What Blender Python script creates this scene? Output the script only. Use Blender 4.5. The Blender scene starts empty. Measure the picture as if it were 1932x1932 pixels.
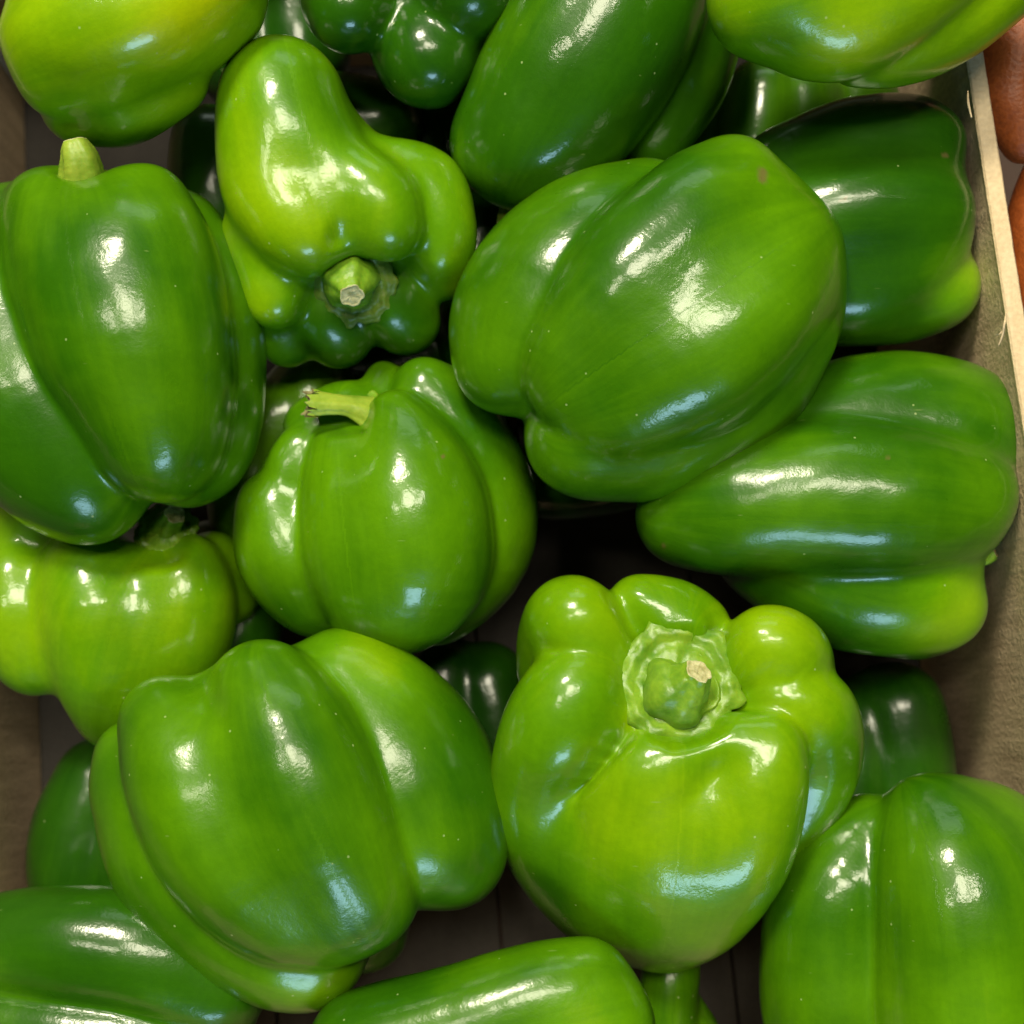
import bpy, math, random
import numpy as np
from mathutils import Matrix, Vector

random.seed(7)
SC = bpy.context.scene
COL = SC.collection

# ------------------------------------------------------------------ camera
PITCH = math.radians(10.0)          # the photographer stands south of the crate and looks down
D0 = 0.40                           # metres from lens to the plane of the topmost skins
SPX = 0.15 / 966.0                  # metres per unit of the layout grid on that plane
NU = D0 / SPX
cr, cu, cb = Vector((1, 0, 0)), Vector((0, math.cos(PITCH), math.sin(PITCH))), Vector((0, -math.sin(PITCH), math.cos(PITCH)))
cam_d = bpy.data.cameras.new('camera')
cam = bpy.data.objects.new('camera', cam_d)
COL.objects.link(cam)
cam.location = cb * D0
cam.rotation_euler = (PITCH, 0, 0)
cam_d.sensor_width = 36
cam_d.angle = 2 * math.atan(0.15 / D0)
cam_d.clip_start = 0.01
cam_d.clip_end = 50
cam_d.dof.use_dof = True
cam_d.dof.focus_distance = D0 - 0.02
cam_d.dof.aperture_fstop = 9.0
SC.camera = cam

# ------------------------------------------------------------------ light
w = bpy.data.worlds.new("World")
SC.world = w
w.use_nodes = True
bg = w.node_tree.nodes['Background']
bg.inputs[0].default_value = (0.75, 0.72, 0.60, 1)
bg.inputs[1].default_value = 0.008

def area(name, loc, size, power, color, target=(0, 0, 0)):
    l = bpy.data.lights.new(name, 'AREA')
    l.shape = 'RECTANGLE'
    l.size, l.size_y = size
    l.energy = power
    l.color = color
    o = bpy.data.objects.new(name, l)
    o.location = loc
    d = Vector(target) - Vector(loc)
    o.rotation_euler = d.to_track_quat('-Z', 'Y').to_euler()
    COL.objects.link(o)
    return o

WARM = (1.0, 0.91, 0.70)
area('ceiling_lamp', (-0.42, 1.00, 1.62), (0.40, 0.34), 33, WARM)
area('ceiling_lamp', (0.04, 0.36, 1.90), (0.52, 0.42), 17, WARM)
area('ceiling_lamp', (0.52, 0.36, 1.85), (0.14, 0.30), 4.5, WARM)
area('ceiling_lamp', (-0.55, 0.10, 1.85), (0.12, 0.30), 3.5, WARM)
area('window_light', (0.28, -1.62, 0.66), (0.62, 0.36), 9.5, (0.44, 0.74, 1.0))
area('ceiling_panel', (0.1, 2.0, 1.05), (1.2, 0.5), 3.6, (0.85, 1.0, 0.86))
SC.view_settings.view_transform = 'Standard'
SC.view_settings.look = 'None'
SC.view_settings.exposure = 0.12
SC.view_settings.gamma = 1.0

# ------------------------------------------------------------------ helpers
def tag(o, label=None, cat=None, group=None, kind=None):
    if label: o['label'] = label
    if cat: o['category'] = cat
    if group: o['group'] = group
    if kind: o['kind'] = kind
    return o

BAS = np.array([[cr.x, cr.y, cr.z], [cu.x, cu.y, cu.z], [cb.x, cb.y, cb.z]])

def grid_to_local(p):
    """(u, v, w, r) of the layout grid -> straight coordinates in grid units (x right, y up, z to lens)"""
    p = np.asarray(p, float)
    f = (NU - p[..., 2]) / NU
    out = np.empty(p.shape)
    out[..., 0] = (p[..., 0] - 966) * f
    out[..., 1] = -(p[..., 1] - 966) * f
    out[..., 2] = p[..., 2]
    if p.shape[-1] > 3:
        out[..., 3] = p[..., 3] * f
    return out

def local_to_world(q):
    return (q[..., :3] @ BAS) * SPX

def W(u, v, w_):
    return Vector(local_to_world(grid_to_local(np.array([[u, v, w_]])))[0])

def mesh_obj(name, verts, faces, mat, parent=None, origin=None, smooth=True, attrs=None):
    me = bpy.data.meshes.new(name)
    v = np.asarray(verts, np.float32)
    if origin is not None:
        v = v - np.array(origin, np.float32)
    f = np.asarray(faces) if not isinstance(faces, list) else faces
    if isinstance(f, np.ndarray):
        n = f.shape[1]
        me.vertices.add(len(v)); me.vertices.foreach_set('co', v.ravel())
        me.loops.add(f.size); me.loops.foreach_set('vertex_index', f.ravel().astype(np.int32))
        me.polygons.add(len(f)); me.polygons.foreach_set('loop_start', np.arange(0, f.size, n, dtype=np.int32))
        me.update(calc_edges=True)
    else:
        me.from_pydata([tuple(x) for x in v], [], f)
    me.polygons.foreach_set('use_smooth', [smooth] * len(me.polygons))
    if attrs:
        for k, a in attrs.items():
            at = me.attributes.new(k, 'FLOAT', 'POINT')
            at.data.foreach_set('value', np.asarray(a, np.float32))
    me.validate()
    me.materials.append(mat)
    o = bpy.data.objects.new(name, me)
    COL.objects.link(o)
    if parent is not None:
        o.parent = parent
    return o

# ------------------------------------------------------------------ cube sphere
_cs = {}
def cubesphere(n):
    if n in _cs: return _cs[n]
    t = np.tan(np.linspace(-1, 1, n + 1) * math.pi / 4)
    a, b = np.meshgrid(t, t, indexing='ij')
    one = np.ones_like(a)
    V, F = [], []
    idx = np.arange((n + 1) ** 2).reshape(n + 1, n + 1)
    q = np.stack([idx[:-1, :-1], idx[1:, :-1], idx[1:, 1:], idx[:-1, 1:]], -1).reshape(-1, 4)
    for k, (x, y, z) in enumerate([(one, a, b), (-one, b, a), (b, one, a), (a, -one, b), (a, b, one), (b, a, -one)]):
        V.append(np.stack([x, y, z], -1).reshape(-1, 3)); F.append(q + k * (n + 1) ** 2)
    V = np.concatenate(V); F = np.concatenate(F)
    V /= np.linalg.norm(V, axis=1, keepdims=True)
    key = np.round(V * 1e5).astype(np.int64)
    key = key[:, 0] * 10**12 + key[:, 1] * 10**6 + key[:, 2]
    _, first, inv = np.unique(key, return_index=True, return_inverse=True)
    V = V[first]; F = inv.reshape(-1)[F]
    e = np.concatenate([F[:, [0, 1]], F[:, [1, 2]], F[:, [2, 3]], F[:, [3, 0]]])
    e = np.unique(np.sort(e, 1), axis=0)
    _cs[n] = (V, F, e)
    return _cs[n]

def smooth_field(x, e, it, lam=0.5):
    deg = np.bincount(e.ravel(), minlength=len(x)).astype(float)
    for _ in range(it):
        if x.ndim == 1:
            s = np.bincount(e[:, 0], x[e[:, 1]], len(x)) + np.bincount(e[:, 1], x[e[:, 0]], len(x))
            x = x + lam * (s / deg - x)
        else:
            x = np.stack([smooth_field(x[:, k], e, 1, lam) for k in range(x.shape[1])], 1)
    return x

def catmull(P, sub):
    P = np.asarray(P, float)
    if len(P) == 1:
        return np.vstack([P, P + [[0, 0, 1, 0]]])
    Q = np.vstack([2 * P[0] - P[1], P, 2 * P[-1] - P[-2]])
    out = []
    for i in range(1, len(Q) - 2):
        for s in range(sub):
            t = s / sub
            a, b, c, d = Q[i - 1], Q[i], Q[i + 1], Q[i + 2]
            out.append(0.5 * (2 * b + (c - a) * t + (2 * a - 5 * b + 4 * c - d) * t * t + (3 * b - a - 3 * c + d) * t ** 3))
    out.append(Q[-2])
    return np.array(out)

def chain_sdf(p, ch):
    d = None
    for i in range(len(ch) - 1):
        a, b = ch[i], ch[i + 1]
        ab = b[:3] - a[:3]
        L = float(ab @ ab) + 1e-6
        h = np.clip((p - a[:3].astype(np.float32)) @ (ab / L).astype(np.float32), 0, 1)
        q = p - a[:3].astype(np.float32) - h[:, None] * ab.astype(np.float32)
        s = np.sqrt((q * q).sum(1)) - (a[3] + (b[3] - a[3]) * h).astype(np.float32)
        d = s if d is None else smin(d, s, 10.0)
    return d

def smin(a, b, k):
    h = np.clip(0.5 + 0.5 * (b - a) / k, 0, 1)
    return b + (a - b) * h - k * h * (1 - h)

def wobble(p, seed, wl):
    r = np.random.RandomState(seed)
    s = np.zeros(len(p), np.float32)
    for _ in range(5):
        k = r.normal(size=3); k *= (2 * math.pi / wl) * r.uniform(.6, 1.3) / np.linalg.norm(k)
        s += np.sin(p @ k.astype(np.float32) + r.uniform(0, 6.28)).astype(np.float32)
    return s / 5

# ------------------------------------------------------------------ materials
def nt(name):
    m = bpy.data.materials.new(name); m.use_nodes = True
    t = m.node_tree
    return m, t, t.nodes['Principled BSDF']

def N(t, kind, **kw):
    n = t.nodes.new(kind)
    for k, v in kw.items():
        if k.startswith('i_'):
            n.inputs[k[2:].replace('_', ' ')].default_value = v
        else:
            setattr(n, k, v)
    return n

def mix(t, fac, a, b, blend='MIX'):
    m = t.nodes.new('ShaderNodeMix'); m.data_type = 'RGBA'; m.blend_type = blend
    for sock, val in ((m.inputs[0], fac), (m.inputs[6], a), (m.inputs[7], b)):
        if hasattr(val, 'is_output') or isinstance(val, bpy.types.NodeSocket): t.links.new(val, sock)
        else: sock.default_value = val
    return m.outputs[2]

def ramp(t, src, stops):
    r = t.nodes.new('ShaderNodeValToRGB')
    t.links.new(src, r.inputs[0])
    el = r.color_ramp.elements
    while len(el) < len(stops): el.new(0.5)
    for e, (p, c) in zip(el, stops):
        e.position = p; e.color = c if len(c) == 4 else (*c, 1)
    return r.outputs[0]

def skin_material():
    m, t, b = nt('pepper_skin')
    tc = N(t, 'ShaderNodeTexCoord')
    oi = N(t, 'ShaderNodeObjectInfo')
    ripe = N(t, 'ShaderNodeAttribute', attribute_name='ripe')
    along = N(t, 'ShaderNodeAttribute', attribute_name='along')
    ang = N(t, 'ShaderNodeAttribute', attribute_name='angle')
    # streaks running from stalk to tip
    cx = N(t, 'ShaderNodeCombineXYZ')
    ca = N(t, 'ShaderNodeMath', operation='COSINE'); t.links.new(ang.outputs['Fac'], ca.inputs[0])
    sa = N(t, 'ShaderNodeMath', operation='SINE'); t.links.new(ang.outputs['Fac'], sa.inputs[0])
    al = N(t, 'ShaderNodeMath', operation='MULTIPLY'); t.links.new(along.outputs['Fac'], al.inputs[0]); al.inputs[1].default_value = 0.35
    ad = N(t, 'ShaderNodeMath', operation='MULTIPLY_ADD'); t.links.new(oi.outputs['Random'], ad.inputs[0]); ad.inputs[1].default_value = 37.0
    t.links.new(al.outputs[0], ad.inputs[2])
    t.links.new(ca.outputs[0], cx.inputs[0]); t.links.new(sa.outputs[0], cx.inputs[1]); t.links.new(ad.outputs[0], cx.inputs[2])
    streak = N(t, 'ShaderNodeTexNoise'); streak.inputs['Scale'].default_value = 2.6; streak.inputs['Detail'].default_value = 5
    streak.inputs['Roughness'].default_value = 0.62
    t.links.new(cx.outputs[0], streak.inputs['Vector'])
    fs = N(t, 'ShaderNodeTexNoise'); fs.inputs['Scale'].default_value = 16; fs.inputs['Detail'].default_value = 3
    t.links.new(cx.outputs[0], fs.inputs['Vector'])
    blot = N(t, 'ShaderNodeTexNoise'); blot.inputs['Scale'].default_value = 26; blot.inputs['Detail'].default_value = 3
    t.links.new(tc.outputs['Object'], blot.inputs['Vector'])
    def madd(a, k, c):
        n = N(t, 'ShaderNodeMath', operation='MULTIPLY_ADD'); t.links.new(a, n.inputs[0]); n.inputs[1].default_value = k
        if isinstance(c, (int, float)): n.inputs[2].default_value = c
        else: t.links.new(c, n.inputs[2])
        return n.outputs[0]
    v = madd(streak.outputs[0], 0.26, madd(ripe.outputs['Fac'], 1.0, -0.375))
    v = madd(fs.outputs[0], 0.045, v)
    v = madd(blot.outputs[0], 0.46, v)
    colr = ramp(t, v, [(0.0, (0.006, 0.050, 0.002)), (0.28, (0.028, 0.122, 0.001)), (0.50, (0.100, 0.27, 0.001)), (0.74, (0.25, 0.43, 0.001)), (1.0, (0.50, 0.56, 0.002))])
    # pale flecks and dust
    vo = N(t, 'ShaderNodeTexVoronoi'); vo.inputs['Scale'].default_value = 210; t.links.new(tc.outputs['Object'], vo.inputs['Vector'])
    fl = ramp(t, vo.outputs['Distance'], [(0.0, (1, 1, 1)), (0.055, (1, 1, 1)), (0.085, (0, 0, 0))])
    sp = N(t, 'ShaderNodeMath', operation='GREATER_THAN'); sp.inputs[1].default_value = 0.80
    sx = N(t, 'ShaderNodeSeparateColor'); t.links.new(vo.outputs['Color'], sx.inputs[0]); t.links.new(sx.outputs[0], sp.inputs[0])
    fm = N(t, 'ShaderNodeMath', operation='MULTIPLY'); t.links.new(fl, fm.inputs[0]); t.links.new(sp.outputs[0], fm.inputs[1])
    fm2 = N(t, 'ShaderNodeMath', operation='MULTIPLY'); t.links.new(fm.outputs[0], fm2.inputs[0]); fm2.inputs[1].default_value = 0.55
    colr = mix(t, fm2.outputs[0], colr, (0.42, 0.55, 0.22, 1))
    # faint rub marks, longer along the fruit
    mp = N(t, 'ShaderNodeMapping'); mp.inputs['Scale'].default_value = (60, 420, 260); mp.inputs['Rotation'].default_value = (0.3, 0.2, 0.9)
    t.links.new(tc.outputs['Object'], mp.inputs[0])
    v2 = N(t, 'ShaderNodeTexVoronoi'); v2.inputs['Scale'].default_value = 1.0; t.links.new(mp.outputs[0], v2.inputs['Vector'])
    f2 = ramp(t, v2.outputs['Distance'], [(0.0, (1, 1, 1)), (0.05, (1, 1, 1)), (0.11, (0, 0, 0))])
    s2 = N(t, 'ShaderNodeSeparateColor'); t.links.new(v2.outputs['Color'], s2.inputs[0])
    g2 = N(t, 'ShaderNodeMath', operation='GREATER_THAN'); g2.inputs[1].default_value = 0.90; t.links.new(s2.outputs[1], g2.inputs[0])
    m2 = N(t, 'ShaderNodeMath', operation='MULTIPLY'); t.links.new(f2, m2.inputs[0]); t.links.new(g2.outputs[0], m2.inputs[1])
    m3 = N(t, 'ShaderNodeMath', operation='MULTIPLY'); t.links.new(m2.outputs[0], m3.inputs[0]); m3.inputs[1].default_value = 0.30
    colr = mix(t, m3.outputs[0], colr, (0.30, 0.40, 0.12, 1))
    # fine mottling of the skin
    n3 = N(t, 'ShaderNodeTexNoise'); n3.inputs['Scale'].default_value = 520; n3.inputs['Detail'].default_value = 4
    t.links.new(tc.outputs['Object'], n3.inputs['Vector'])
    colr = mix(t, 0.22, colr, ramp(t, n3.outputs[0], [(0.3, (0.72, 0.78, 0.6)), (0.7, (1.22, 1.16, 1.1))]), 'MULTIPLY')
    scar = N(t, 'ShaderNodeAttribute', attribute_name='scar')
    colr = mix(t, scar.outputs['Fac'], colr, (0.16, 0.13, 0.04, 1))
    t.links.new(colr, b.inputs['Base Color'])
    b.inputs['IOR'].default_value = 1.48
    rn = N(t, 'ShaderNodeTexNoise'); rn.inputs['Scale'].default_value = 60; rn.inputs['Detail'].default_value = 4
    t.links.new(tc.outputs['Object'], rn.inputs['Vector'])
    t.links.new(madd(rn.outputs[0], 0.22, 0.20), b.inputs['Roughness'])
    b.inputs['Specular IOR Level'].default_value = 0.22
    b.inputs['Coat Weight'].default_value = 0.85
    rr = N(t, 'ShaderNodeTexNoise'); rr.inputs['Scale'].default_value = 22; rr.inputs['Detail'].default_value = 3
    t.links.new(tc.outputs['Object'], rr.inputs['Vector'])
    t.links.new(madd(oi.outputs['Random'], 0.08, madd(rr.outputs[0], 0.16, 0.015)), b.inputs['Coat Roughness'])
    b.inputs['Coat IOR'].default_value = 1.42
    b.inputs['Subsurface Weight'].default_value = 0.04
    b.inputs['Subsurface Radius'].default_value = (0.5, 1.0, 0.15)
    b.inputs['Subsurface Scale'].default_value = 0.006
    # orange-peel relief
    n1 = N(t, 'ShaderNodeTexNoise'); n1.inputs['Scale'].default_value = 1100; n1.inputs['Detail'].default_value = 2
    t.links.new(tc.outputs['Object'], n1.inputs['Vector'])
    n2 = N(t, 'ShaderNodeTexNoise'); n2.inputs['Scale'].default_value = 210; n2.inputs['Detail'].default_value = 5; n2.inputs['Roughness'].default_value = 0.6
    t.links.new(tc.outputs['Object'], n2.inputs['Vector'])
    hh = madd(n2.outputs[0], 2.2, madd(n1.outputs[0], 0.55, madd(fs.outputs[0], 0.35, 0.0)))
    bu = N(t, 'ShaderNodeBump'); bu.inputs['Strength'].default_value = 0.28; bu.inputs['Distance'].default_value = 0.00020
    t.links.new(hh, bu.inputs['Height'])
    t.links.new(bu.outputs[0], b.inputs['Normal']); t.links.new(bu.outputs[0], b.inputs['Coat Normal'])
    return m

def stalk_material(name, c1, c2, rough=0.55, scale=260, bump=0.0004):
    m, t, b = nt(name)
    tc = N(t, 'ShaderNodeTexCoord')
    n = N(t, 'ShaderNodeTexNoise'); n.inputs['Scale'].default_value = scale; n.inputs['Detail'].default_value = 6; n.inputs['Roughness'].default_value = .65
    t.links.new(tc.outputs['Object'], n.inputs['Vector'])
    t.links.new(ramp(t, n.outputs[0], [(0.32, c1), (0.68, c2)]), b.inputs['Base Color'])
    b.inputs['Roughness'].default_value = rough
    b.inputs['Subsurface Weight'].default_value = 0.1
    b.inputs['Subsurface Scale'].default_value = 0.003
    bu = N(t, 'ShaderNodeBump'); bu.inputs['Strength'].default_value = 0.8; bu.inputs['Distance'].default_value = bump
    t.links.new(n.outputs[0], bu.inputs['Height']); t.links.new(bu.outputs[0], b.inputs['Normal'])
    return m

SKIN = skin_material()
CALYX = stalk_material('calyx_flesh', (0.09, 0.23, 0.010), (0.24, 0.42, 0.025), 0.36, 170)
STALK = stalk_material('stalk_green', (0.16, 0.30, 0.015), (0.36, 0.48, 0.05), 0.45, 160)
CUT = stalk_material('cut_pith', (0.30, 0.30, 0.10), (0.68, 0.66, 0.38), 0.75, 420)
DRY = stalk_material('dried_husk', (0.11, 0.10, 0.03), (0.36, 0.34, 0.14), 0.75, 420)

# ------------------------------------------------------------------ pepper builder
def pepper(lobes, w0=0, k=26, ks=None, centre=None, dents=(), ripe=0.42, spots=(), seed=1, n=76, label='', core=None, axis=None,
           scars=(), wob=3.0, smooth=2):
    """lobes: polylines of (u, v, depth, radius); axis: stalk end and tip for the streaks"""
    def prep(pl, sub=4):
        P = np.array(pl, float); P[:, 2] += w0
        return catmull(grid_to_local(P), sub)
    L = [prep(pl) for pl in lobes]
    Dn = [(prep(d[0], 3), d[1]) for d in dents]
    Cr = [prep(core, 3)] if core else []
    allp = np.vstack([c for c in L])
    if centre is None:
        c0 = (allp[:, :3] * allp[:, 3:4] ** 2).sum(0) / (allp[:, 3] ** 2).sum()
        c0 = c0 - np.array([0, 0, 0.25 * allp[:, 3].mean()])
    else:
        c0 = grid_to_local(np.array([[centre[0], centre[1], centre[2] + w0]]))[0]
    def sdf(p):
        d = None
        for i, c in enumerate(L):
            s = chain_sdf(p, c)
            d = s if d is None else smin(d, s, (ks or {}).get(i, k))
        for c in Cr:
            d = smin(d, chain_sdf(p, c), 60)
        for c, kk in Dn:
            d = -smin(-d, chain_sdf(p, c), kk)
        return d + wob * wobble(p, seed, 190.0) + 0.30 * wob * wobble(p, seed + 9, 85.0)
    R0 = float((np.linalg.norm(allp[:, :3] - c0, axis=1) + allp[:, 3]).max()) + 12
    c0f = c0.astype(np.float32)
    def trace(dirs, t, its, relax=0.9):
        for _ in range(its):
            t = t - relax * sdf(c0f + dirs * t[:, None])
            t = np.clip(t, 15, R0)
        return t
    nc = max(20, n // 3)
    Vc, Fc, ec = cubesphere(nc)
    tcs = trace(Vc.astype(np.float32), np.full(len(Vc), R0, np.float32), 22)
    V, F, e = cubesphere(n)
    # nearest coarse value as a start, taken a little outside
    from mathutils.kdtree import KDTree
    kd = KDTree(len(Vc))
    for i, x in enumerate(Vc): kd.insert(x, i)
    kd.balance()
    near = _near.get((nc, n))
    if near is None:
        near = np.array([[q[1] for q in kd.find_n(x, 3)] for x in V]); _near[(nc, n)] = near
    t0 = tcs[near].max(1) + 4
    tt = trace(V.astype(np.float32), t0.astype(np.float32), 7)
    P = c0 + V * smooth_field(tt.astype(float), e, smooth)[:, None]
    P = smooth_field(P, e, 1, 0.5)
    # colour fields: ripeness of the fruit, plus shade painted in by some negative spots
    if axis is None:
        a0, a1 = L[0][0, :3], L[0][-1, :3]
    else:
        a0 = grid_to_local(np.array([[axis[0][0], axis[0][1], axis[0][2] + w0]]))[0]
        a1 = grid_to_local(np.array([[axis[1][0], axis[1][1], axis[1][2] + w0]]))[0]
    ax = a1 - a0; Lx = np.linalg.norm(ax) + 1e-6; ax = ax / Lx
    rel = P - a0
    al = rel @ ax / Lx
    ref = np.array([0, 0, 1.0]) if abs(ax[2]) < .9 else np.array([1.0, 0, 0])
    b1 = np.cross(ax, ref); b1 /= np.linalg.norm(b1); b2 = np.cross(ax, b1)
    angv = np.arctan2(rel @ b1, rel @ b2)
    rp = np.full(len(P), ripe, float)
    for (u, v, wd, rad, amt) in spots:
        q = grid_to_local(np.array([[u, v, wd + w0]]))[0]
        rp += amt * np.exp(-(((P - q) / rad) ** 2).sum(1))
    sc = np.zeros(len(P))
    for (u, v, wd, rad) in scars:
        q = grid_to_local(np.array([[u, v, wd + w0]]))[0]
        dd = np.sqrt((((P - q)[:, :2]) ** 2).sum(1)) / rad
        sc = np.maximum(sc, np.clip(1.6 * (1.0 - dd) + 0.0, 0, 0.85) * (P[:, 2] > q[2] - 60))
    wv = local_to_world(P)
    base = wv.mean(0); base[2] = wv[:, 2].min()
    root = bpy.data.objects.new('bell_pepper', None)
    root.empty_display_size = 0.01
    COL.objects.link(root); root.location = base
    tag(root, label, 'bell pepper', 'green bell peppers heaped in the crate')
    body = mesh_obj('skin', wv, F, SKIN, root, base, attrs={'ripe': rp, 'along': al, 'angle': angv, 'scar': sc})
    _w0[root.name] = float(w0)
    return root
_near, _w0 = {}, {}

def frame_from(nrm):
    nrm = Vector(nrm).normalized()
    a = nrm.orthogonal().normalized(); b = nrm.cross(a)
    return a, b, nrm

def calyx(root, u, v, wd, rad, tilt, seed=0, cup=0.25, mat=None, ring=1.0):
    """star-edged crumpled disc where the stalk joins; tilt = (x, y, z) in lens-aligned axes"""
    w0 = _w0[root.name]
    c = grid_to_local(np.array([[u, v, wd + w0]]))[0]
    R = np.random.RandomState(seed)
    nrm = Vector(tilt).normalized(); a, b, nrm = frame_from(nrm)
    a, b, nn = np.array(a), np.array(b), np.array(nrm)
    NR, NA = 16, 84
    ph = np.linspace(0, 2 * np.pi, NA, endpoint=False)
    f1, f2, f3 = R.uniform(0, 6.28, 3)
    edge = 1 + 0.035 * np.cos(6 * ph + f1) + 0.03 * np.cos(11 * ph + f2) + 0.03 * np.cos(17 * ph + f3) + R.normal(0, 0.012, NA)
    V = []
    for i in range(NR + 1):
        q = i / NR
        rr = rad * q * (1 + (edge - 1) * q ** 2)
        h = rad * (cup * (1 - q) ** 1.5 * 1.2 + 0.03 * q ** 6 - 0.06 * np.exp(-((q - .64) / .09) ** 2) + 0.04 * np.exp(-((q - .8) / .07) ** 2) - 0.10 * q ** 3)
        h = h + rad * 0.025 * q * np.sin(7 * ph + f2 + 3 * q) + rad * 0.016 * np.sin(13 * ph + f1 + 9 * q) * q + rad * R.normal(0, .008, NA) * q
        V.append(c + np.outer(rr * np.cos(ph), a) + np.outer(rr * np.sin(ph), b) + np.outer(h, nn))
    top = np.vstack(V); bot = top - nn * rad * 0.10
    Vv = np.vstack([top, bot])
    F = []
    M = (NR + 1) * NA
    for i in range(NR):
        for j in range(NA):
            j2 = (j + 1) % NA
            F.append((i * NA + j, i * NA + j2, (i + 1) * NA + j2, (i + 1) * NA + j))
            F.append((M + i * NA + j, M + (i + 1) * NA + j, M + (i + 1) * NA + j2, M + i * NA + j2))
    for j in range(NA):
        j2 = (j + 1) % NA
        F.append((NR * NA + j, NR * NA + j2, M + NR * NA + j2, M + NR * NA + j))
    return mesh_obj('calyx', local_to_world(Vv), np.array(F), mat or CALYX, root, root.location)

def stalk(root, pts, mat=None, cut=True, seed=0, ridges=5, cutmat=None, ragged=0.0, flat=1.0):
    w0 = _w0[root.name]
    P = np.array(pts, float); P[:, 2] += w0
    C = catmull(grid_to_local(P), 8)
    R = np.random.RandomState(seed)
    NA = 40
    ph = np.linspace(0, 2 * np.pi, NA, endpoint=False)
    T = np.gradient(C[:, :3], axis=0); T /= np.linalg.norm(T, axis=1, keepdims=True)
    a = np.cross(T[0], [0.3, 0.5, 0.81]); a /= np.linalg.norm(a)
    V = []
    off = R.uniform(0, 6.28)
    for i, (c, t_) in enumerate(zip(C, T)):
        a = a - t_ * (a @ t_); a /= np.linalg.norm(a); b = np.cross(t_, a)
        q = i / (len(C) - 1)
        rr = c[3] * (1 + 0.07 * np.cos(ridges * ph + off + 1.1 * q) + 0.03 * np.cos(9 * ph + 2 * q + off)) + R.normal(0, .012 * c[3], NA)
        push = 0
        if ragged and i == len(C) - 1:
            push = c[3] * ragged * R.uniform(-1, 1, NA)[:, None] * t_
        V.append(c[:3] + np.outer(rr * np.cos(ph), a) + flat * np.outer(rr * np.sin(ph), b) + push)
    n = len(C)
    F = []
    for i in range(n - 1):
        for j in range(NA):
            j2 = (j + 1) % NA
            F.append((i * NA + j, i * NA + j2, (i + 1) * NA + j2, (i + 1) * NA + j))
    st = mesh_obj('stalk', local_to_world(np.vstack(V)), np.array(F), mat or STALK, root, root.location)
    if cut:
        last = V[-1]; c = C[-1, :3]; t_ = T[-1]
        rings, FF = [], []
        for i, (q, h) in enumerate(((1.0, 0.0), (0.93, 0.07), (0.84, 0.02), (0.70, -0.06), (0.5, 0.03), (0.25, -0.05), (0.02, -0.10))):
            rings.append(c + (last - c) * q + t_ * C[-1, 3] * h + R.normal(0, .02 * C[-1, 3], (NA, 1)) * t_ * (i > 1))
        VV = np.vstack(rings)
        for i in range(len(rings) - 1):
            for j in range(NA):
                j2 = (j + 1) % NA
                FF.append((i * NA + j, i * NA + j2, (i + 1) * NA + j2, (i + 1) * NA + j))
        ce = mesh_obj('cut_end', local_to_world(VV), np.array(FF), cutmat or CUT, st, root.location)
    return st

# ------------------------------------------------------------------ the crate
YAW = math.radians(4.9)
def crate_pt(x, y, z):
    c, s_ = math.cos(YAW), math.sin(YAW)
    return Vector((x * c - y * s_, x * s_ + y * c, z))

ZF = -0.118            # floor of the crate
ZR = 0.010             # rim height
XL, XR = -0.180, 0.149
YB, YT = -0.200, 0.208  # unseen ends drawn in close to block light from the sides
TH = 0.0048

def board_material(name, c1, c2, scale=(30, 30, 30), bump=0.0003, rough=0.8):
    m, t, b = nt(name)
    tc = N(t, 'ShaderNodeTexCoord')
    mp = N(t, 'ShaderNodeMapping'); mp.inputs['Scale'].default_value = scale
    t.links.new(tc.outputs['Object'], mp.inputs[0])
    n = N(t, 'ShaderNodeTexNoise'); n.inputs['Scale'].default_value = 1.0; n.inputs['Detail'].default_value = 8; n.inputs['Roughness'].default_value = .62
    t.links.new(mp.outputs[0], n.inputs['Vector'])
    n2 = N(t, 'ShaderNodeTexNoise'); n2.inputs['Scale'].default_value = 700; n2.inputs['Detail'].default_value = 3
    t.links.new(tc.outputs['Object'], n2.inputs['Vector'])
    base = ramp(t, n.outputs[0], [(0.3, c1), (0.7, c2)])
    base = mix(t, 0.25, base, ramp(t, n2.outputs[0], [(0.35, (c1[0]*.6, c1[1]*.6, c1[2]*.6)), (0.65, c2)]))
    t.links.new(base, b.inputs['Base Color'])
    b.inputs['Roughness'].default_value = rough
    bu = N(t, 'ShaderNodeBump'); bu.inputs['Strength'].default_value = 0.7; bu.inputs['Distance'].default_value = bump
    ma = N(t, 'ShaderNodeMath', operation='ADD'); t.links.new(n.outputs[0], ma.inputs[0]); t.links.new(n2.outputs[0], ma.inputs[1])
    t.links.new(ma.outputs[0], bu.inputs['Height']); t.links.new(bu.outputs[0], b.inputs['Normal'])
    return m

WOOD = board_material('crate_board', (0.46, 0.33, 0.20), (0.78, 0.60, 0.39), (30, 260, 30), 0.0006)
EDGE = board_material('sawn_edge', (0.62, 0.46, 0.26), (0.80, 0.63, 0.40), (260, 22, 260), 0.0005)
FLOORM = board_material('crate_floor_board', (0.026, 0.022, 0.018), (0.042, 0.036, 0.030), (120, 18, 40))

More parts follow.
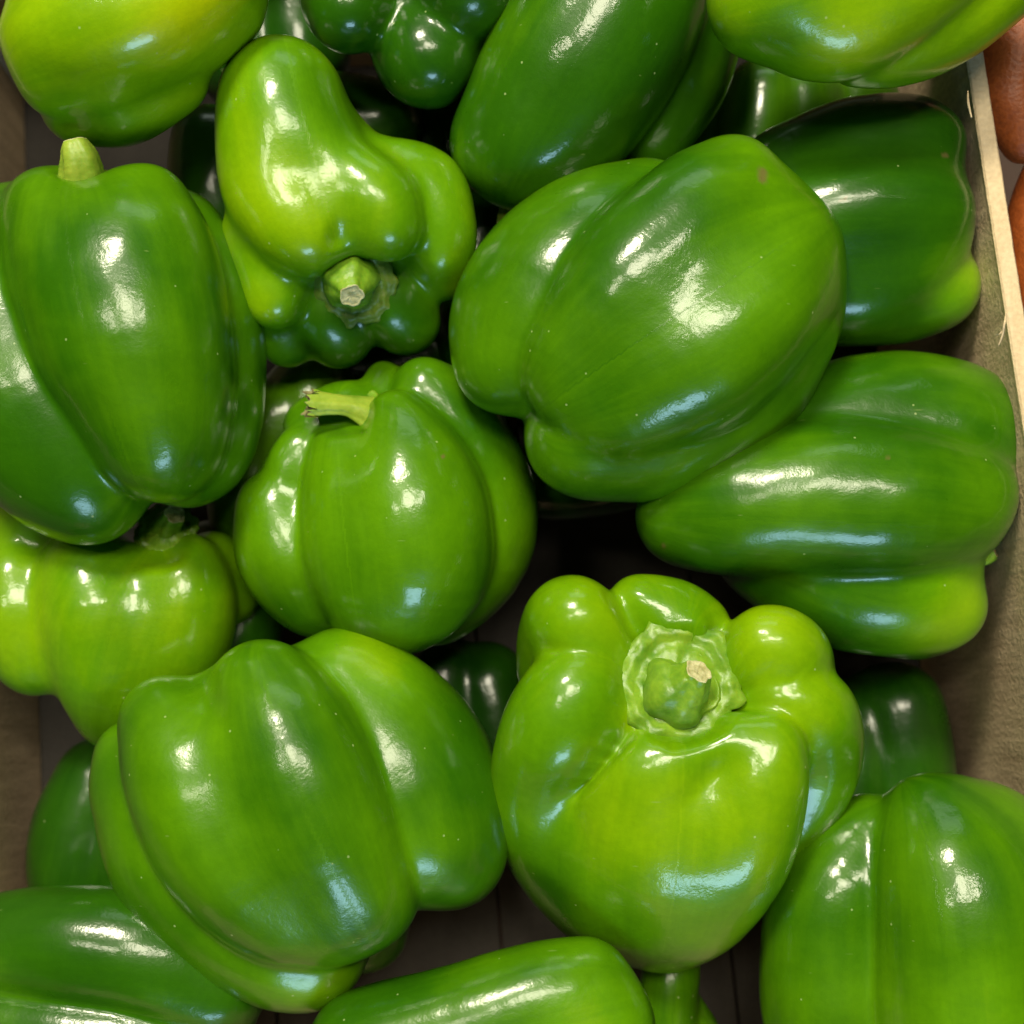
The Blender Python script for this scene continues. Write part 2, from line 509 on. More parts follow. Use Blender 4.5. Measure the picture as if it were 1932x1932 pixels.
def slab(name, x0, x1, y0, y1, z0, z1, mat, parent, nx=1, ny=1, jit=0.0, seed=0, lean=0.0):
    """a board with slightly uneven long edges; the grid lets the sawn edge waver"""
    R = np.random.RandomState(seed)
    ys = np.linspace(y0, y1, ny + 1)
    prof = [(x0, z0), (x0, z1 - 0.0006), (x0 + 0.0005, z1), (x1 - 0.0005, z1), (x1, z1 - 0.0006), (x1, z0)]
    wav = np.cumsum(R.normal(0, 1, (ny + 1, 2)), 0) * jit * .25 + R.normal(0, jit * .5, (ny + 1, 2))
    wav -= np.linspace(0, 1, ny + 1)[:, None] * wav[-1]
    V = []
    for k, y in enumerate(ys):
        for i, (x, z) in enumerate(prof):
            dx = wav[k, 0] if i in (1, 2) else wav[k, 1] if i in (3, 4) else 0
            V.append(crate_pt(x + dx + lean * (z - z0), y, z))
    n = len(prof); F = []
    for k in range(ny):
        for i in range(n):
            j = (i + 1) % n
            F.append((k * n + i, (k + 1) * n + i, (k + 1) * n + j, k * n + j))
    F.append(tuple(range(n))); F.append(tuple(ny * n + i for i in reversed(range(n))))
    return mesh_obj(name, [tuple(v) for v in V], F, mat, parent, parent.location, smooth=False)

crate = bpy.data.objects.new('produce_crate', None); crate.empty_display_size = .02
COL.objects.link(crate); crate.location = crate_pt((XL + XR) / 2, 0, ZF - 0.005)
tag(crate, 'open thin wooden crate with a pale sawn rim holding the green peppers', 'crate')
for i in range(4):
    xa = XL + (XR - XL) * i / 4; xb = XL + (XR - XL) * (i + 1) / 4
    slab('floor_board', xa + .0004, xb - .0004, YB, YT, ZF - 0.005, ZF, FLOORM, crate, ny=8, seed=i)
slab('side_board', XR, XR + TH, YB, YT, ZF - 0.005, ZR - 0.0002, WOOD, crate, ny=60, jit=0.0001, seed=5)
slab('side_board', XL - TH, XL, YB, YT, ZF - 0.005, ZR - 0.0002, WOOD, crate, ny=60, jit=0.0001, seed=6)
slab('end_board', XL - TH, XR + TH, YT + .0003, YT + TH, ZF - 0.005, ZR, WOOD, crate, ny=2, seed=7)
slab('end_board', XL - TH, XR + TH, YB - TH, YB - .0003, ZF - 0.005, ZR, WOOD, crate, ny=2, seed=8)
slab('sawn_rim', XR - .0004, XR + TH + .0002, YB, YT, ZR, ZR + 0.0016, EDGE, crate, ny=150, jit=0.00009, seed=15)
slab('sawn_rim', XL - TH - .0002, XL + .0004, YB, YT, ZR, ZR + 0.0016, EDGE, crate, ny=150, jit=0.00009, seed=16)

# ------------------------------------------------------------------ the peppers, topmost first
PEPPERS = {}
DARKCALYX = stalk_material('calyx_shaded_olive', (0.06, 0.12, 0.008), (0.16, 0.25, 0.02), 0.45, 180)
def P_(key, **kw):
    if ONLY and key not in ONLY: return None
    r = pepper(**kw); PEPPERS[key] = r
    return r
ONLY = None
QL, QM, QS = 84, 66, 44

# big glossy one right of centre
P_('centre', label='large glossy green pepper right of centre, lying diagonally with a small brown scar',
   w0=70, k=13, ks={1: 68, 4: 60}, seed=3, n=QL, ripe=0.38, axis=((1560, 420, -40), (985, 800, -20)),
   lobes=[
    [(1378, 358, -20, 100), (1300, 430, 15, 128), (1190, 550, 25, 140), (1095, 660, 10, 112), (1072, 712, 0, 86)],
    [(1478, 470, -20, 104), (1415, 570, 12, 140), (1310, 670, 20, 152), (1195, 750, 5, 118), (1140, 780, -10, 90)],
    [(1215, 412, -110, 112), (1120, 492, -110, 165), (1035, 590, -110, 178), (985, 655, -90, 130), (950, 690, -75, 88)],
    [(1430, 610, -110, 150), (1350, 710, -110, 165), (1230, 780, -100, 160), (1135, 805, -90, 138), (1098, 826, -75, 106)],
    [(1500, 560, -40, 85), (1420, 420, -60, 90)]],
   core=[(1400, 500, -110, 170), (1150, 680, -110, 160)],
   spots=[(1480, 520, 60, 170, .08), (1100, 560, 60, 150, -.10), (1250, 740, 80, 130, -.02), (1240, 380, 60, 130, -.14)],
   scars=[(1436, 330, 60, 13), (1434, 342, 60, 12)])

# left, upright, with a pale stalk
r = P_('left', label='long green pepper at the left side standing its pale stalk upward beside the crate wall',
   w0=40, k=14, ks={1: 100}, seed=11, n=QL, ripe=0.31, axis=((150, 320, -20), (290, 950, 0)),
   lobes=[
    [(90, 400, 5, 76), (150, 510, 25, 128), (215, 640, 35, 145), (275, 750, 30, 122), (303, 825, 15, 98)],
    [(275, 395, 10, 86), (275, 500, 30, 134), (290, 640, 35, 140), (305, 765, 25, 110), (308, 830, 10, 96)],
    [(320, 460, -100, 110), (345, 590, -110, 142), (348, 720, -110, 150), (352, 820, -100, 128), (350, 850, -90, 98)],
    [(-10, 470, -80, 120), (15, 620, -85, 170), (75, 765, -80, 180), (140, 870, -70, 146), (170, 920, -60, 106)],
    [(-60, 420, -60, 70), (-60, 480, -60, 70)]],
   dents=[([(152, 322, 30, 30), (150, 300, 30, 36)], 30)],
   core=[(150, 480, -100, 160), (220, 780, -100, 150)],
   spots=[(300, 740, 100, 120, .12), (90, 880, 0, 150, -.10), (170, 360, 40, 140, .14), (420, 560, -40, 120, .1)])
if r:
    stalk(r, [(157, 352, 10, 46), (154, 325, 30, 40), (150, 300, 42, 35), (144, 280, 48, 29), (140, 266, 50, 22)], seed=4, cut=True)
    calyx(r, 156, 330, 14, 54, (0, 1, 0.5), seed=5)

# front left, broad
P_('front_left', label='broad mid green pepper at lower left with a pale bluish shine at its tip',
   w0=60, k=14, ks={1: 64, 4: 20}, seed=21, n=QL, ripe=0.36, axis=((480, 1180, -20), (740, 1800, -20)),
   lobes=[
    [(495, 1305, 5, 100), (545, 1410, 30, 145), (605, 1540, 35, 152), (660, 1640, 15, 130), (690, 1690, 0, 102)],
    [(312, 1362, -15, 88), (370, 1465, 15, 132), (440, 1590, 25, 142), (530, 1690, 10, 118), (600, 1730, 0, 92)],
    [(655, 1310, -100, 128), (725, 1420, -105, 176), (775, 1520, -100, 180), (832, 1585, -85, 124), (850, 1605, -75, 102)],
    [(305, 1490, -110, 128), (350, 1590, -115, 148), (430, 1690, -110, 146), (530, 1760, -95, 136), (585, 1795, -80, 106)],
    [(250, 1430, -90, 72), (240, 1500, -90, 64)]],
   dents=[([(358, 1262, 30, 22), (376, 1292, 75, 16), (395, 1350, 135, 10)], 30)],
   core=[(500, 1400, -110, 170), (600, 1640, -110, 160)],
   spots=[(690, 1240, -20, 110, .20), (560, 1840, -20, 110, .20), (400, 1400, 60, 140, .08), (760, 1640, 60, 90, .16)])

# the one showing its calyx
r = P_('calyx', label='bright green pepper facing up with its wide round calyx and cut stalk in view',
   w0=10, k=13, ks={2: 14, 4: 16, 7: 22, 8: 95, 9: 60, 10: 30}, seed=31, n=92, ripe=0.50, axis=((1285, 1290, 60), (1230, 1800, -160)), centre=(1270, 1450, -80),
   lobes=[
    [(1130, 1275, 60, 44), (1085, 1300, 70, 84), (1050, 1370, 58, 100), (1018, 1450, 8, 88), (1030, 1540, -60, 98), (1090, 1630, -130, 108), (1170, 1720, -190, 90)],
    [(1172, 1226, 42, 34), (1130, 1190, 45, 58), (1085, 1168, 42, 80), (1070, 1195, -20, 90), (1070, 1260, -100, 95)],
    [(1205, 1145, 0, 62), (1275, 1160, -5, 64), (1325, 1185, -20, 52), (1290, 1230, -90, 80)],
    [(1260, 1190, 36, 34), (1300, 1182, 38, 40)],
    [(1402, 1240, 42, 42), (1440, 1215, 45, 68), (1478, 1242, 15, 88), (1475, 1300, -90, 95)],
    [(1428, 1308, 50, 38), (1478, 1318, 52, 62), (1530, 1345, 22, 84), (1540, 1430, -40, 82), (1475, 1550, -115, 95)],
    [(1452, 1402, 92, 66), (1425, 1480, 76, 98), (1370, 1590, 20, 124), (1310, 1690, -65, 112), (1265, 1750, -130, 80)],
    [(1128, 1482, 66, 36), (1185, 1443, 84, 42), (1250, 1428, 88, 44), (1330, 1404, 96, 48), (1400, 1398, 98, 56)],
    [(1248, 1440, 84, 46), (1236, 1505, 66, 84), (1215, 1590, 12, 116), (1205, 1670, -80, 112)],
    [(1165, 1540, 0, 92), (1160, 1610, -70, 112), (1200, 1700, -150, 100)],
    [(1186, 1346, 72, 22), (1168, 1366, 74, 20)]],
   dents=[([(1283, 1290, 160, 118), (1285, 1290, 150, 116)], 16), ([(1165, 1385, 114, 22), (1120, 1432, 106, 22), (1078, 1486, 84, 13)], 26),
          ([(1271, 1385, 150, 12), (1272, 1402, 142, 10)], 10), ([(1205, 1180, 78, 26), (1170, 1140, 66, 18)], 16)],
   core=[(1270, 1380, -90, 150), (1250, 1560, -120, 150)],
   spots=[(1450, 1190, 60, 80, .24), (1300, 1540, 120, 150, .16), (1140, 1150, 40, 90, .04), (1060, 1650, -60, 120, -.22), (1200, 1780, -120, 110, -.22), (1500, 1330, 60, 80, .14), (1185, 1350, 80, 30, .3)],  # negative spots paint shade onto the lower left and bottom
   wob=2.0, smooth=3)
if r:
    calyx(r, 1283, 1288, 92, 116, (0.05, 0.22, 1), seed=8, cup=.02)
    stalk(r, [(1280, 1302, 72, 80), (1284, 1300, 98, 66), (1298, 1290, 114, 45), (1312, 1274, 128, 31), (1318, 1266, 136, 26)], seed=9, mat=CALYX)

# upper left of centre: knobbly, stalk facing down
r = P_('knob', label='knobbly yellow green pepper with a tall hump and its dark crumpled stalk facing down',
   w0=0, k=24, ks={1: 60, 2: 30, 3: 30}, seed=41, n=QL, ripe=0.53, axis=((665, 550, 0), (560, 120, -60)), centre=(640, 370, -90),
   lobes=[
    [(530, 190, -10, 118), (535, 260, 0, 122), (530, 350, 10, 108), (560, 420, 25, 92), (588, 452, 30, 70)],
    [(590, 300, 0, 80), (660, 350, 20, 80), (710, 390, 30, 78), (732, 430, 30, 62)],
    [(720, 330, -40, 70), (800, 360, -60, 78), (830, 430, -60, 68), (830, 480, -70, 58)],
    [(500, 440, -60, 80), (518, 530, -40, 62), (520, 572, -40, 50)],
    [(820, 500, -110, 60), (840, 520, -110, 46)],
    [(535, 610, -140, 66), (545, 638, -160, 54)],
    [(615, 590, -120, 74), (640, 628, -145, 68)],
    [(740, 570, -120, 76), (766, 606, -145, 66)]],
   dents=[([(668, 556, 60, 70), (668, 574, 10, 70)], 16), ([(652, 385, 122, 10), (645, 415, 118, 13), (640, 455, 90, 16)], 18)],
   core=[(600, 330, -110, 130), (670, 480, -150, 120)],
   spots=[(560, 400, 80, 120, .22), (500, 590, 0, 60, .2), (560, 160, 80, 80, -.10), (760, 360, 40, 50, -.12), (650, 250, 60, 60, -.12), (740, 610, -100, 130, -.3), (600, 650, -100, 110, -.28), (860, 520, -80, 50, .1)])  # strongest negative spots paint the shadow on the lower lobes
if r:
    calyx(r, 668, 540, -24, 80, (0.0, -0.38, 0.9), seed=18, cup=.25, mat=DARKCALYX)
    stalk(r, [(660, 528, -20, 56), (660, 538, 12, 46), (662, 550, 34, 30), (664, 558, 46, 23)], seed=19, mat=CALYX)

# middle
r = P_('middle', label='rounded green pepper in the middle with a torn pale stalk bent to the left',
   w0=-70, k=20, ks={1: 50, 2: 20, 3: 14, 4: 14}, seed=51, n=QL, ripe=0.42, axis=((640, 780, -10), (700, 1220, -60)),
   lobes=[
    [(746, 790, 18, 56), (768, 862, 20, 98), (772, 965, 8, 152), (768, 1055, -8, 156), (745, 1120, -30, 116)],
    [(642, 862, 6, 54), (652, 930, 20, 78), (668, 1020, 14, 100), (690, 1090, -5, 108)],
    [(522, 962, -45, 80), (548, 1040, -50, 100), (600, 1100, -60, 102)],
    [(800, 735, -50, 62), (838, 810, -90, 108), (865, 925, -125, 140), (860, 1030, -135, 140), (815, 1115, -140, 104)],
    [(562, 842, -18, 36), (548, 880, -22, 44), (535, 930, -30, 52)],
    [(592, 806, -70, 56), (650, 788, -70, 64), (690, 790, -70, 60)],
    [(725, 715, -85, 34), (740, 750, -85, 45)]],
   dents=[([(662, 776, 56, 30), (625, 772, 40, 38)], 26)],
   core=[(700, 900, -130, 150), (720, 1060, -120, 140)],
   spots=[(700, 900, 80, 120, .08), (900, 800, 0, 120, -.10), (560, 1150, -20, 90, -.12)],  # negative spot on the right lobe paints in the large pepper's shadow
   scars=[(842, 866, 0, 5)])
if r:
    stalk(r, [(712, 792, -20, 46), (688, 778, 8, 34), (655, 766, 26, 22), (620, 762, 40, 22), (586, 760, 48, 29)], seed=14, mat=STALK, cutmat=DRY, ragged=.6, flat=.7)
    calyx(r, 676, 784, -2, 58, (-0.45, 0.45, 0.75), seed=15, cup=.2)

# right middle
r = P_('right_mid', label='long mid green pepper at the right edge lying sideways, its lower lobe yellowish',
   w0=-30, k=18, ks={2: 22}, seed=61, n=QL, ripe=0.33, axis=((1880, 1000, -40), (1200, 970, -40)),
   lobes=[
    [(1295, 975, -40, 96), (1400, 955, -5, 132), (1540, 940, 10, 145), (1680, 945, 10, 148), (1780, 940, 0, 120), (1812, 925, -5, 100)],
    [(1540, 850, -110, 150), (1650, 832, -110, 164), (1760, 830, -105, 158), (1845, 825, -80, 106)],
    [(1460, 1030, -90, 112), (1570, 1075, -85, 136), (1680, 1100, -75, 138), (1768, 1138, -60, 90)],
    [(1600, 1130, -120, 95), (1720, 1160, -120, 82), (1780, 1165, -120, 60)]],
   core=[(1500, 960, -110, 150), (1720, 960, -110, 160)],
   spots=[(1770, 1150, -20, 100, .46), (1850, 960, 40, 90, .16), (1600, 800, 0, 150, -.10), (1350, 1060, 0, 130, -.10)],
   scars=[(1636, 869, 0, 4), (1244, 1030, -60, 6)])
if r:
    stalk(r, [(1820, 1040, -70, 36), (1858, 1042, -64, 26), (1874, 1036, -58, 18)], seed=24, mat=CALYX, cutmat=DRY)

# right upper
P_('right_up', label='dark green pepper at upper right beside the pale crate rim, yellowish lower lobe',
   w0=-90, k=18, ks={1: 50, 2: 50}, seed=71, n=QM, ripe=0.2, axis=((1840, 400, -20), (1350, 420, -40)),
   lobes=[
    [(1480, 330, -40, 90), (1600, 290, -20, 100), (1710, 275, -20, 92), (1745, 280, -20, 72)],
    [(1480, 440, 0, 115), (1600, 410, 10, 125), (1700, 400, 0, 118), (1745, 400, -10, 88)],
    [(1500, 530, -40, 105), (1600, 530, -30, 115), (1680, 500, -30, 112), (1730, 480, -30, 88)],
    [(1590, 560, -60, 88), (1690, 568, -50, 80), (1765, 548, -50, 74), (1784, 528, -56, 60)]],
   core=[(1500, 430, -120, 140), (1680, 420, -120, 130)],
   spots=[(1790, 540, -40, 90, .55), (1740, 470, 20, 80, .26), (1600, 600, 0, 90, .18)],
   scars=[(1762, 312, 0, 7), (1756, 313, 0, 6), (1562, 405, 0, 5), (1555, 409, 0, 4), (1832, 392, -60, 8)])

# upper middle diagonal
r = P_('upper_diag', label='long dark green pepper at the top lying diagonally, its stalk tucked under the large one',
   w0=-60, k=18, ks={1: 150}, seed=81, n=QM, ripe=0.24, axis=((960, 380, -60), (1250, -100, -40)),
   lobes=[
    [(925, 262, -10, 70), (985, 225, 0, 110), (1060, 120, 10, 135), (1130, 0, 10, 145), (1180, -120, 0, 130)],
    [(1000, 310, -30, 70), (1060, 255, -10, 100), (1120, 140, 0, 130), (1170, 20, 0, 130), (1210, -100, -10, 120)],
    [(1230, 270, -90, 65), (1290, 150, -90, 82), (1320, 20, -90, 85), (1320, -90, -90, 80)]],
   core=[(1060, 200, -110, 110), (1180, -60, -110, 140)],
   spots=[(930, 280, 20, 70, .18), (1060, 60, 80, 100, .06), (1170, 120, 60, 110, -.12)])
if r:
    calyx(r, 972, 384, -90, 44, (-0.5, -0.7, 0.4), seed=28, mat=CALYX)
    stalk(r, [(990, 360, -90, 26), (965, 400, -95, 22), (958, 425, -90, 20)], seed=29, mat=STALK)

# top middle, tip toward the viewer
P_('top_mid', label='dark green pepper at the top edge showing its three lobed blossom end',
   w0=-10, k=26, seed=91, n=QM, ripe=0.16, axis=((790, -80, -300), (748, 28, 60)), centre=(780, 0, -100),
   lobes=[
    [(655, 22, 0, 76), (665, -20, -70, 100), (690, -80, -160, 110)],
    [(885, -20, 0, 92), (900, -20, -70, 108), (900, -80, -160, 110)],
    [(808, 112, -40, 84), (806, 92, -90, 104), (800, 30, -180, 100)],
    [(760, -110, 0, 90), (770, -120, -90, 110)]],
   core=[(780, -10, -90, 80), (790, -60, -160, 110)],
   spots=[(740, 20, 40, 50, .10)])

# top left
P_('top_left', label='yellow green pepper in the top left corner resting above the crate wall',
   w0=120, k=16, ks={1: 34, 3: 60}, seed=101, n=QM, ripe=0.7, axis=((60, 120, -20), (440, -60, 0)),
   lobes=[
    [(85, 70, 0, 84), (160, 60, 10, 120), (270, 20, 10, 140), (390, -60, 0, 118)],
    [(120, 140, -30, 86), (210, 140, -40, 84), (320, 80, -50, 84), (420, 10, -60, 80)],
    [(150, 200, -95, 72), (225, 196, -85, 76), (310, 140, -80, 84)],
    [(100, -80, 0, 100), (250, -120, 0, 130)]],
   core=[(200, 20, -100, 130), (330, -60, -80, 120)],
   spots=[(330, 20, 80, 120, .16), (40, 60, 40, 90, -.05), (200, 250, -80, 120, -.28)])

# top right
P_('top_right', label='bright green pepper in the top right corner overhanging the crate rim',
   w0=170, k=12, ks={1: 60}, seed=111, n=QM, ripe=0.6, axis=((1400, 20, -20), (1900, -150, 0)),
   lobes=[
    [(1435, 10, -10, 98), (1480, -30, 0, 130), (1600, -110, 0, 160)],
    [(1540, 60, -10, 88), (1590, 50, 0, 95), (1680, -20, 5, 120), (1780, -100, 0, 120)],
    [(1620, 95, -50, 66), (1720, 70, -50, 82), (1810, 20, -50, 84), (1900, -60, -50, 88)]],
   core=[(1550, -60, -80, 150), (1750, -120, -80, 150)],
   spots=[(1560, 120, 40, 80, .20), (1480, 60, 60, 80, -.20), (1650, 20, 80, 100, .12)])

# bottom right
P_('bottom_right', label='large olive green pepper in the bottom right corner, deeply folded down its left side',
   w0=0, k=20, ks={2: 150}, seed=121, n=QL, ripe=0.35, axis=((1700, 1480, -20), (1750, 2100, -20)),
   lobes=[
    [(1755, 1560, 0, 98), (1790, 1670, 20, 155), (1810, 1800, 20, 180), (1810, 1950, 10, 180), (1800, 2060, 0, 140)],
    [(1640, 1585, -60, 86), (1575, 1690, -50, 115), (1560, 1810, -50, 122), (1570, 1940, -50, 125), (1620, 2050, -50, 110)],
    [(1880, 1590, -40, 90), (1960, 1700, -40, 140), (1980, 1850, -40, 140)]],
   core=[(1720, 1700, -120, 170), (1720, 1900, -120, 180)],
   spots=[(1850, 1900, 80, 150, .22), (1640, 1700, 0, 80, -.14), (1760, 1480, 40, 90, -.10), (1870, 1500, 0, 80, .08)])

# bottom middle
P_('bottom_mid', label='green pepper lying on its side at the bottom edge, left of centre',
   w0=60, k=20, ks={1: 50, 2: 50}, seed=131, n=QM, ripe=0.38, axis=((1230, 1880, -20), (650, 2050, -20)),
   lobes=[
    [(1110, 1848, -10, 78), (1020, 1880, 0, 98), (880, 1930, 0, 108), (690, 1985, -10, 116)],
    [(1150, 1925, 0, 84), (1060, 1970, 10, 100), (900, 2030, 10, 110)],
    [(1160, 1980, -30, 74), (1100, 2050, -20, 100)]],
   core=[(1020, 1960, -90, 110), (860, 2010, -90, 110)],
   spots=[(1100, 1920, 60, 100, .16), (700, 1900, 20, 100, -.12)])

# bottom left corner
P_('bottom_left', label='dull green pepper in the bottom left corner with a long horizontal fold',
   w0=-30, k=18, seed=141, n=QM, ripe=0.25, axis=((-60, 1850, -20), (500, 1900, -40)),
   lobes=[
    [(20, 1775, -20, 92), (140, 1780, 0, 104), (280, 1800, 0, 110), (400, 1860, -20, 105)],
    [(-20, 1935, 0, 88), (120, 1950, 15, 92), (260, 1965, 15, 95), (400, 1990, 0, 90)],
    [(-60, 1850, -30, 90), (-40, 1900, -30, 90)]],
   core=[(100, 1860, -90, 110), (300, 1900, -90, 110)],
   spots=[(20, 1780, 20, 80, .14), (10, 1950, 60, 80, .1)])

# olive one under the left pepper
r = P_('olive', label='olive yellow pepper below the long left one, its calyx hidden in shadow',
   w0=-185, k=24, ks={1: 34, 2: 70}, seed=151, n=QM, ripe=0.56, axis=((300, 1010, 20), (200, 1380, -60)),
   lobes=[
    [(30, 1090, 20, 80), (40, 1160, 20, 92), (70, 1230, 10, 82)],
    [(170, 1080, 40, 92), (190, 1160, 40, 115), (210, 1260, 20, 105), (215, 1340, -10, 72)],
    [(345, 1080, 40, 78), (350, 1150, 35, 94), (320, 1240, 10, 95), (270, 1310, -20, 80)],
    [(60, 1000, -20, 75), (120, 980, -40, 90)],
    [(400, 1060, -50, 60), (430, 1120, -60, 60)]],
   dents=[([(300, 1000, 90, 50), (300, 1010, 110, 56)], 30)],
   core=[(200, 1130, -90, 140), (240, 1240, -90, 110)],
   spots=[(140, 1190, 80, 100, .08), (240, 1400, 0, 110, -.18), (30, 1120, 60, 80, .04)])  # negative spot paints the shade beside the broad neighbour
if r:
    calyx(r, 312, 1002, 40, 64, (0.0, 0.35, 0.9), seed=38)
    stalk(r, [(312, 1002, 20, 34), (320, 985, 55, 24), (330, 970, 80, 20)], seed=39, mat=CALYX)

# ---- lower layer, mostly hidden; most skins darkened to paint in the gaps' shade
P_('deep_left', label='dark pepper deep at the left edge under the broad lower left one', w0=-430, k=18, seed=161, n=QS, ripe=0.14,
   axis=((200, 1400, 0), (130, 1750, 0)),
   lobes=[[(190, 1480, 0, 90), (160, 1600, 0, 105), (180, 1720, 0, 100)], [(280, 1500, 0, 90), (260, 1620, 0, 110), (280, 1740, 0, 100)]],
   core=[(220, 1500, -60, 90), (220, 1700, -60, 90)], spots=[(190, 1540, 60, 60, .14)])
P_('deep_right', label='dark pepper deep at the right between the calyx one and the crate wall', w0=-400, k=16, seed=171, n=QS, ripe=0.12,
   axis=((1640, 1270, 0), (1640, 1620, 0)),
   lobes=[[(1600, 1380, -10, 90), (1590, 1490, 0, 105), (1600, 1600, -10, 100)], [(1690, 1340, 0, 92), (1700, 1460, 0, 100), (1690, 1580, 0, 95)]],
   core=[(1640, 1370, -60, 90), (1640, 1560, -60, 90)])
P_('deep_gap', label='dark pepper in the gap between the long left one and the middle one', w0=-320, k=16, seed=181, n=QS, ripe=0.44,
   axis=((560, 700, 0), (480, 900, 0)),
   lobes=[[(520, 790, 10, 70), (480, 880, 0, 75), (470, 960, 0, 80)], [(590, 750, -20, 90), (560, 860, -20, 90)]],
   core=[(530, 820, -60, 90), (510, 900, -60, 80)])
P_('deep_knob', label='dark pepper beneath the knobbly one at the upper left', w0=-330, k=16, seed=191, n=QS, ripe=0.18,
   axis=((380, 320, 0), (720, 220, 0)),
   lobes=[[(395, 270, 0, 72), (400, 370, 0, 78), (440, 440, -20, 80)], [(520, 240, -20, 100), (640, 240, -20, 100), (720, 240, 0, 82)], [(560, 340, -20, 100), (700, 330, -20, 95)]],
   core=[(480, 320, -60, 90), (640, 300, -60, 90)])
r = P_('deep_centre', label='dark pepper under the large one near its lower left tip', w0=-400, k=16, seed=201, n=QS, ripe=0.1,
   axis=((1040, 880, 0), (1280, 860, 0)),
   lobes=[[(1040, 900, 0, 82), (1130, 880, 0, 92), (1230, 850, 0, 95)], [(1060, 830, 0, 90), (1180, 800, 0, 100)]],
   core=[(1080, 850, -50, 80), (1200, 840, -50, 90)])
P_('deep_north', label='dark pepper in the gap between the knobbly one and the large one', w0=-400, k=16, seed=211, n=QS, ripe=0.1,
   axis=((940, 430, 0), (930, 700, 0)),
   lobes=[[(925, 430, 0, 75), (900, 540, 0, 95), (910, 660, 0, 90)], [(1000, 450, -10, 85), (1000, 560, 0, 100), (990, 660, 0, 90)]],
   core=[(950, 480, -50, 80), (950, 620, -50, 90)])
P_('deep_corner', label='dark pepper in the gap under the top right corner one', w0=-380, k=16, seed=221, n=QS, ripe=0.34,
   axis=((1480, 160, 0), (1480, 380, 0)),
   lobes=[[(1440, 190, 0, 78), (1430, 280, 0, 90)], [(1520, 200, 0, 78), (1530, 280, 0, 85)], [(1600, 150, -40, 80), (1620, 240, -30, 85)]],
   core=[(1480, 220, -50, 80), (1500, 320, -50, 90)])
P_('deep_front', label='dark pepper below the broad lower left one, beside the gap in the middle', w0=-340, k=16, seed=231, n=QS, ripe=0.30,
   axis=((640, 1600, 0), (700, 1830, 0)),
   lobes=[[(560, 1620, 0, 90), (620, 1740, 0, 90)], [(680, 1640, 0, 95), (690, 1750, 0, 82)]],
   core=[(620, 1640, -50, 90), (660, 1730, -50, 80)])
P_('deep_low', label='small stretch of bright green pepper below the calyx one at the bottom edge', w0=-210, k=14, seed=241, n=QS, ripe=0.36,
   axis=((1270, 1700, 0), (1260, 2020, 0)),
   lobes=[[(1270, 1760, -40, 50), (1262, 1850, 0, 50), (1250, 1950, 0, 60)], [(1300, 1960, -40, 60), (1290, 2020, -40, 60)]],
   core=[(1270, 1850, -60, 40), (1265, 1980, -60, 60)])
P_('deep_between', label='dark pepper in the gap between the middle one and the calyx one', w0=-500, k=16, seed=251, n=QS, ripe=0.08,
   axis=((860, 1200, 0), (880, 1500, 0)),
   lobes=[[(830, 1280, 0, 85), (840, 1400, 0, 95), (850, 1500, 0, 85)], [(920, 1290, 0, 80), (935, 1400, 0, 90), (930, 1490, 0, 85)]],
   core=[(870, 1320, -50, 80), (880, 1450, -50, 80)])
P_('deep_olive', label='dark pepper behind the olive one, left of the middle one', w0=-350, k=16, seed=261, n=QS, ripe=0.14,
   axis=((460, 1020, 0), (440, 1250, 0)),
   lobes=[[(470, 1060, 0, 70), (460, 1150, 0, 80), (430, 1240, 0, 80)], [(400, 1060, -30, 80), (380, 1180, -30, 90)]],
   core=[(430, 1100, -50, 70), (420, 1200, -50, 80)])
P_('deep_fill', label='dark pepper deep in the gap right of the knobbly one at the top', w0=-450, k=16, seed=281, n=QS, ripe=0.08,  # added filler, near black to cover lit floor
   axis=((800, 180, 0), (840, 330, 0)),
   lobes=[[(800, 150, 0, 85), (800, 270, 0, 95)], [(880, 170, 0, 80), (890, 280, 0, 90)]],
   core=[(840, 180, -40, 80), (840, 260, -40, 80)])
P_('deep_fill_two', label='dark pepper deep in the gap left of the dark upper right one', w0=-450, k=16, seed=291, n=QS, ripe=0.08,  # added filler that keeps this gap dark
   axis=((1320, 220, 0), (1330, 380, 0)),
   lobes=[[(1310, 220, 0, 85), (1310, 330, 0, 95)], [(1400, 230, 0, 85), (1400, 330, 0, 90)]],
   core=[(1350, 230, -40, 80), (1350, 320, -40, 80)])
P_('deep_fill_three', label='dark pepper deep below the lobes of the knobbly one', w0=-450, k=16, seed=295, n=QS, ripe=0.08,  # added filler hiding the lit floor here
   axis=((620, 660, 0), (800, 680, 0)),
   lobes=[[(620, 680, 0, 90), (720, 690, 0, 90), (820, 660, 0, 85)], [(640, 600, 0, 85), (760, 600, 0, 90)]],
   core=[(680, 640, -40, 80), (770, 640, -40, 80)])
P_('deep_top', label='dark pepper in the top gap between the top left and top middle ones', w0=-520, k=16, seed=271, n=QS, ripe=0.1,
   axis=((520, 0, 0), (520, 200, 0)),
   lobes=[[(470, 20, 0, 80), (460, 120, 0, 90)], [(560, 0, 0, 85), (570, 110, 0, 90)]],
   core=[(520, 20, -50, 80), (520, 120, -50, 80)])

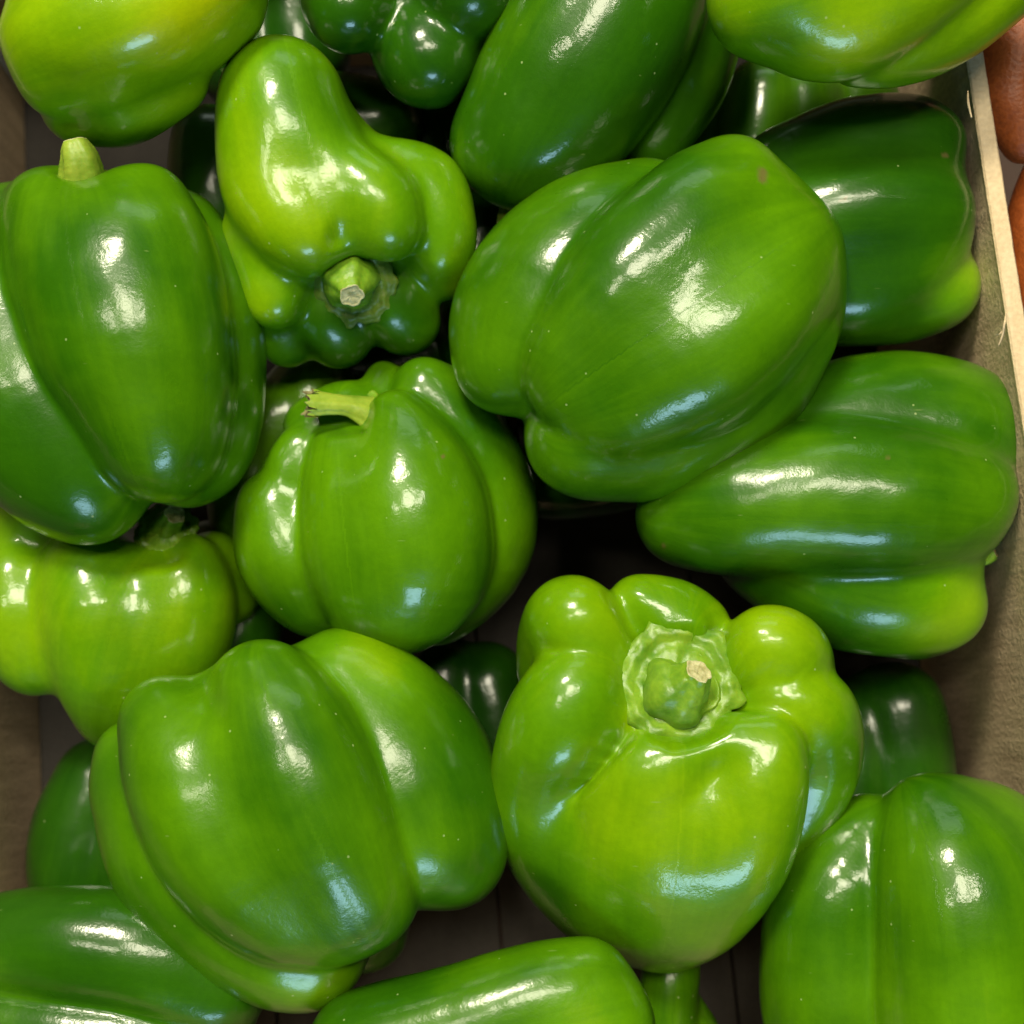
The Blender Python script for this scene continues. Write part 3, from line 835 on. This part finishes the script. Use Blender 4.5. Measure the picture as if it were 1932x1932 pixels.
# ------------------------------------------------------------------ things just outside the rim
ROOT = board_material('root_skin', (0.20, 0.040, 0.006), (0.42, 0.10, 0.014), (40, 40, 40), 0.0005, 0.5)
def root_veg(lobes, label, seed, w0):
    global SKIN
    keep = SKIN; SKIN = ROOT
    r = pepper(lobes=lobes, w0=w0, k=30, seed=seed, n=40, label=label, wob=9)
    SKIN = keep
    r.name = 'root_vegetable'; r['category'] = 'root vegetable'; r['group'] = 'orange brown roots beside the crate'
    return r
root_veg([[(1925, -40, 0, 60), (1915, 60, 0, 66), (1905, 170, 0, 62), (1925, 270, 0, 38)]], 'smooth orange brown root at the top right outside the pale crate rim', 301, -150)
root_veg([[(1975, 290, 0, 30), (1965, 400, 0, 60), (1985, 520, 0, 75), (1990, 660, 0, 60)]], 'rougher orange brown root lower down outside the crate rim', 302, -170)
root_veg([[(2040, -60, 0, 60), (2050, 120, 0, 80), (2050, 300, 0, 70)]], 'brown root at the far right edge behind the smooth orange one', 303, -230)
gm = board_material('shelf_board', (0.05, 0.03, 0.02), (0.09, 0.05, 0.035), (40, 40, 40))
shelf = mesh_obj('shelf', [(-.6, -.6, ZF - .0055), (.6, -.6, ZF - .0055), (.6, .6, ZF - .0055), (-.6, .6, ZF - .0055)], [(0, 1, 2, 3)], gm)
shelf['kind'] = 'structure'

# frayed fibres hanging from the sawn edge
def splinter(pts, seed=0):
    C = catmull(grid_to_local(np.array(pts, float)), 5)
    ph = np.linspace(0, 2 * np.pi, 7)[:-1]
    V = [c[:3] + np.outer(np.cos(ph) * c[3], [1, 0, 0]) + np.outer(np.sin(ph) * c[3], [0, .3, .95]) for c in C]
    F = [(i * 6 + j, i * 6 + (j + 1) % 6, (i + 1) * 6 + (j + 1) % 6, (i + 1) * 6 + j) for i in range(len(C) - 1) for j in range(6)]
    return mesh_obj('splinter', local_to_world(np.vstack(V)), np.array(F), EDGE, crate, crate.location)
splinter([(1898, 590, 82, 1.6), (1895, 612, 86, 2.4), (1891, 634, 78, 2.2), (1884, 652, 72, 1.2)])
splinter([(1893, 622, 80, 1.6), (1886, 630, 78, 1.6), (1878, 632, 76, 1.0)])
splinter([(1826, 172, 60, 1.4), (1827, 195, 64, 2.6), (1833, 222, 62, 1.6)])
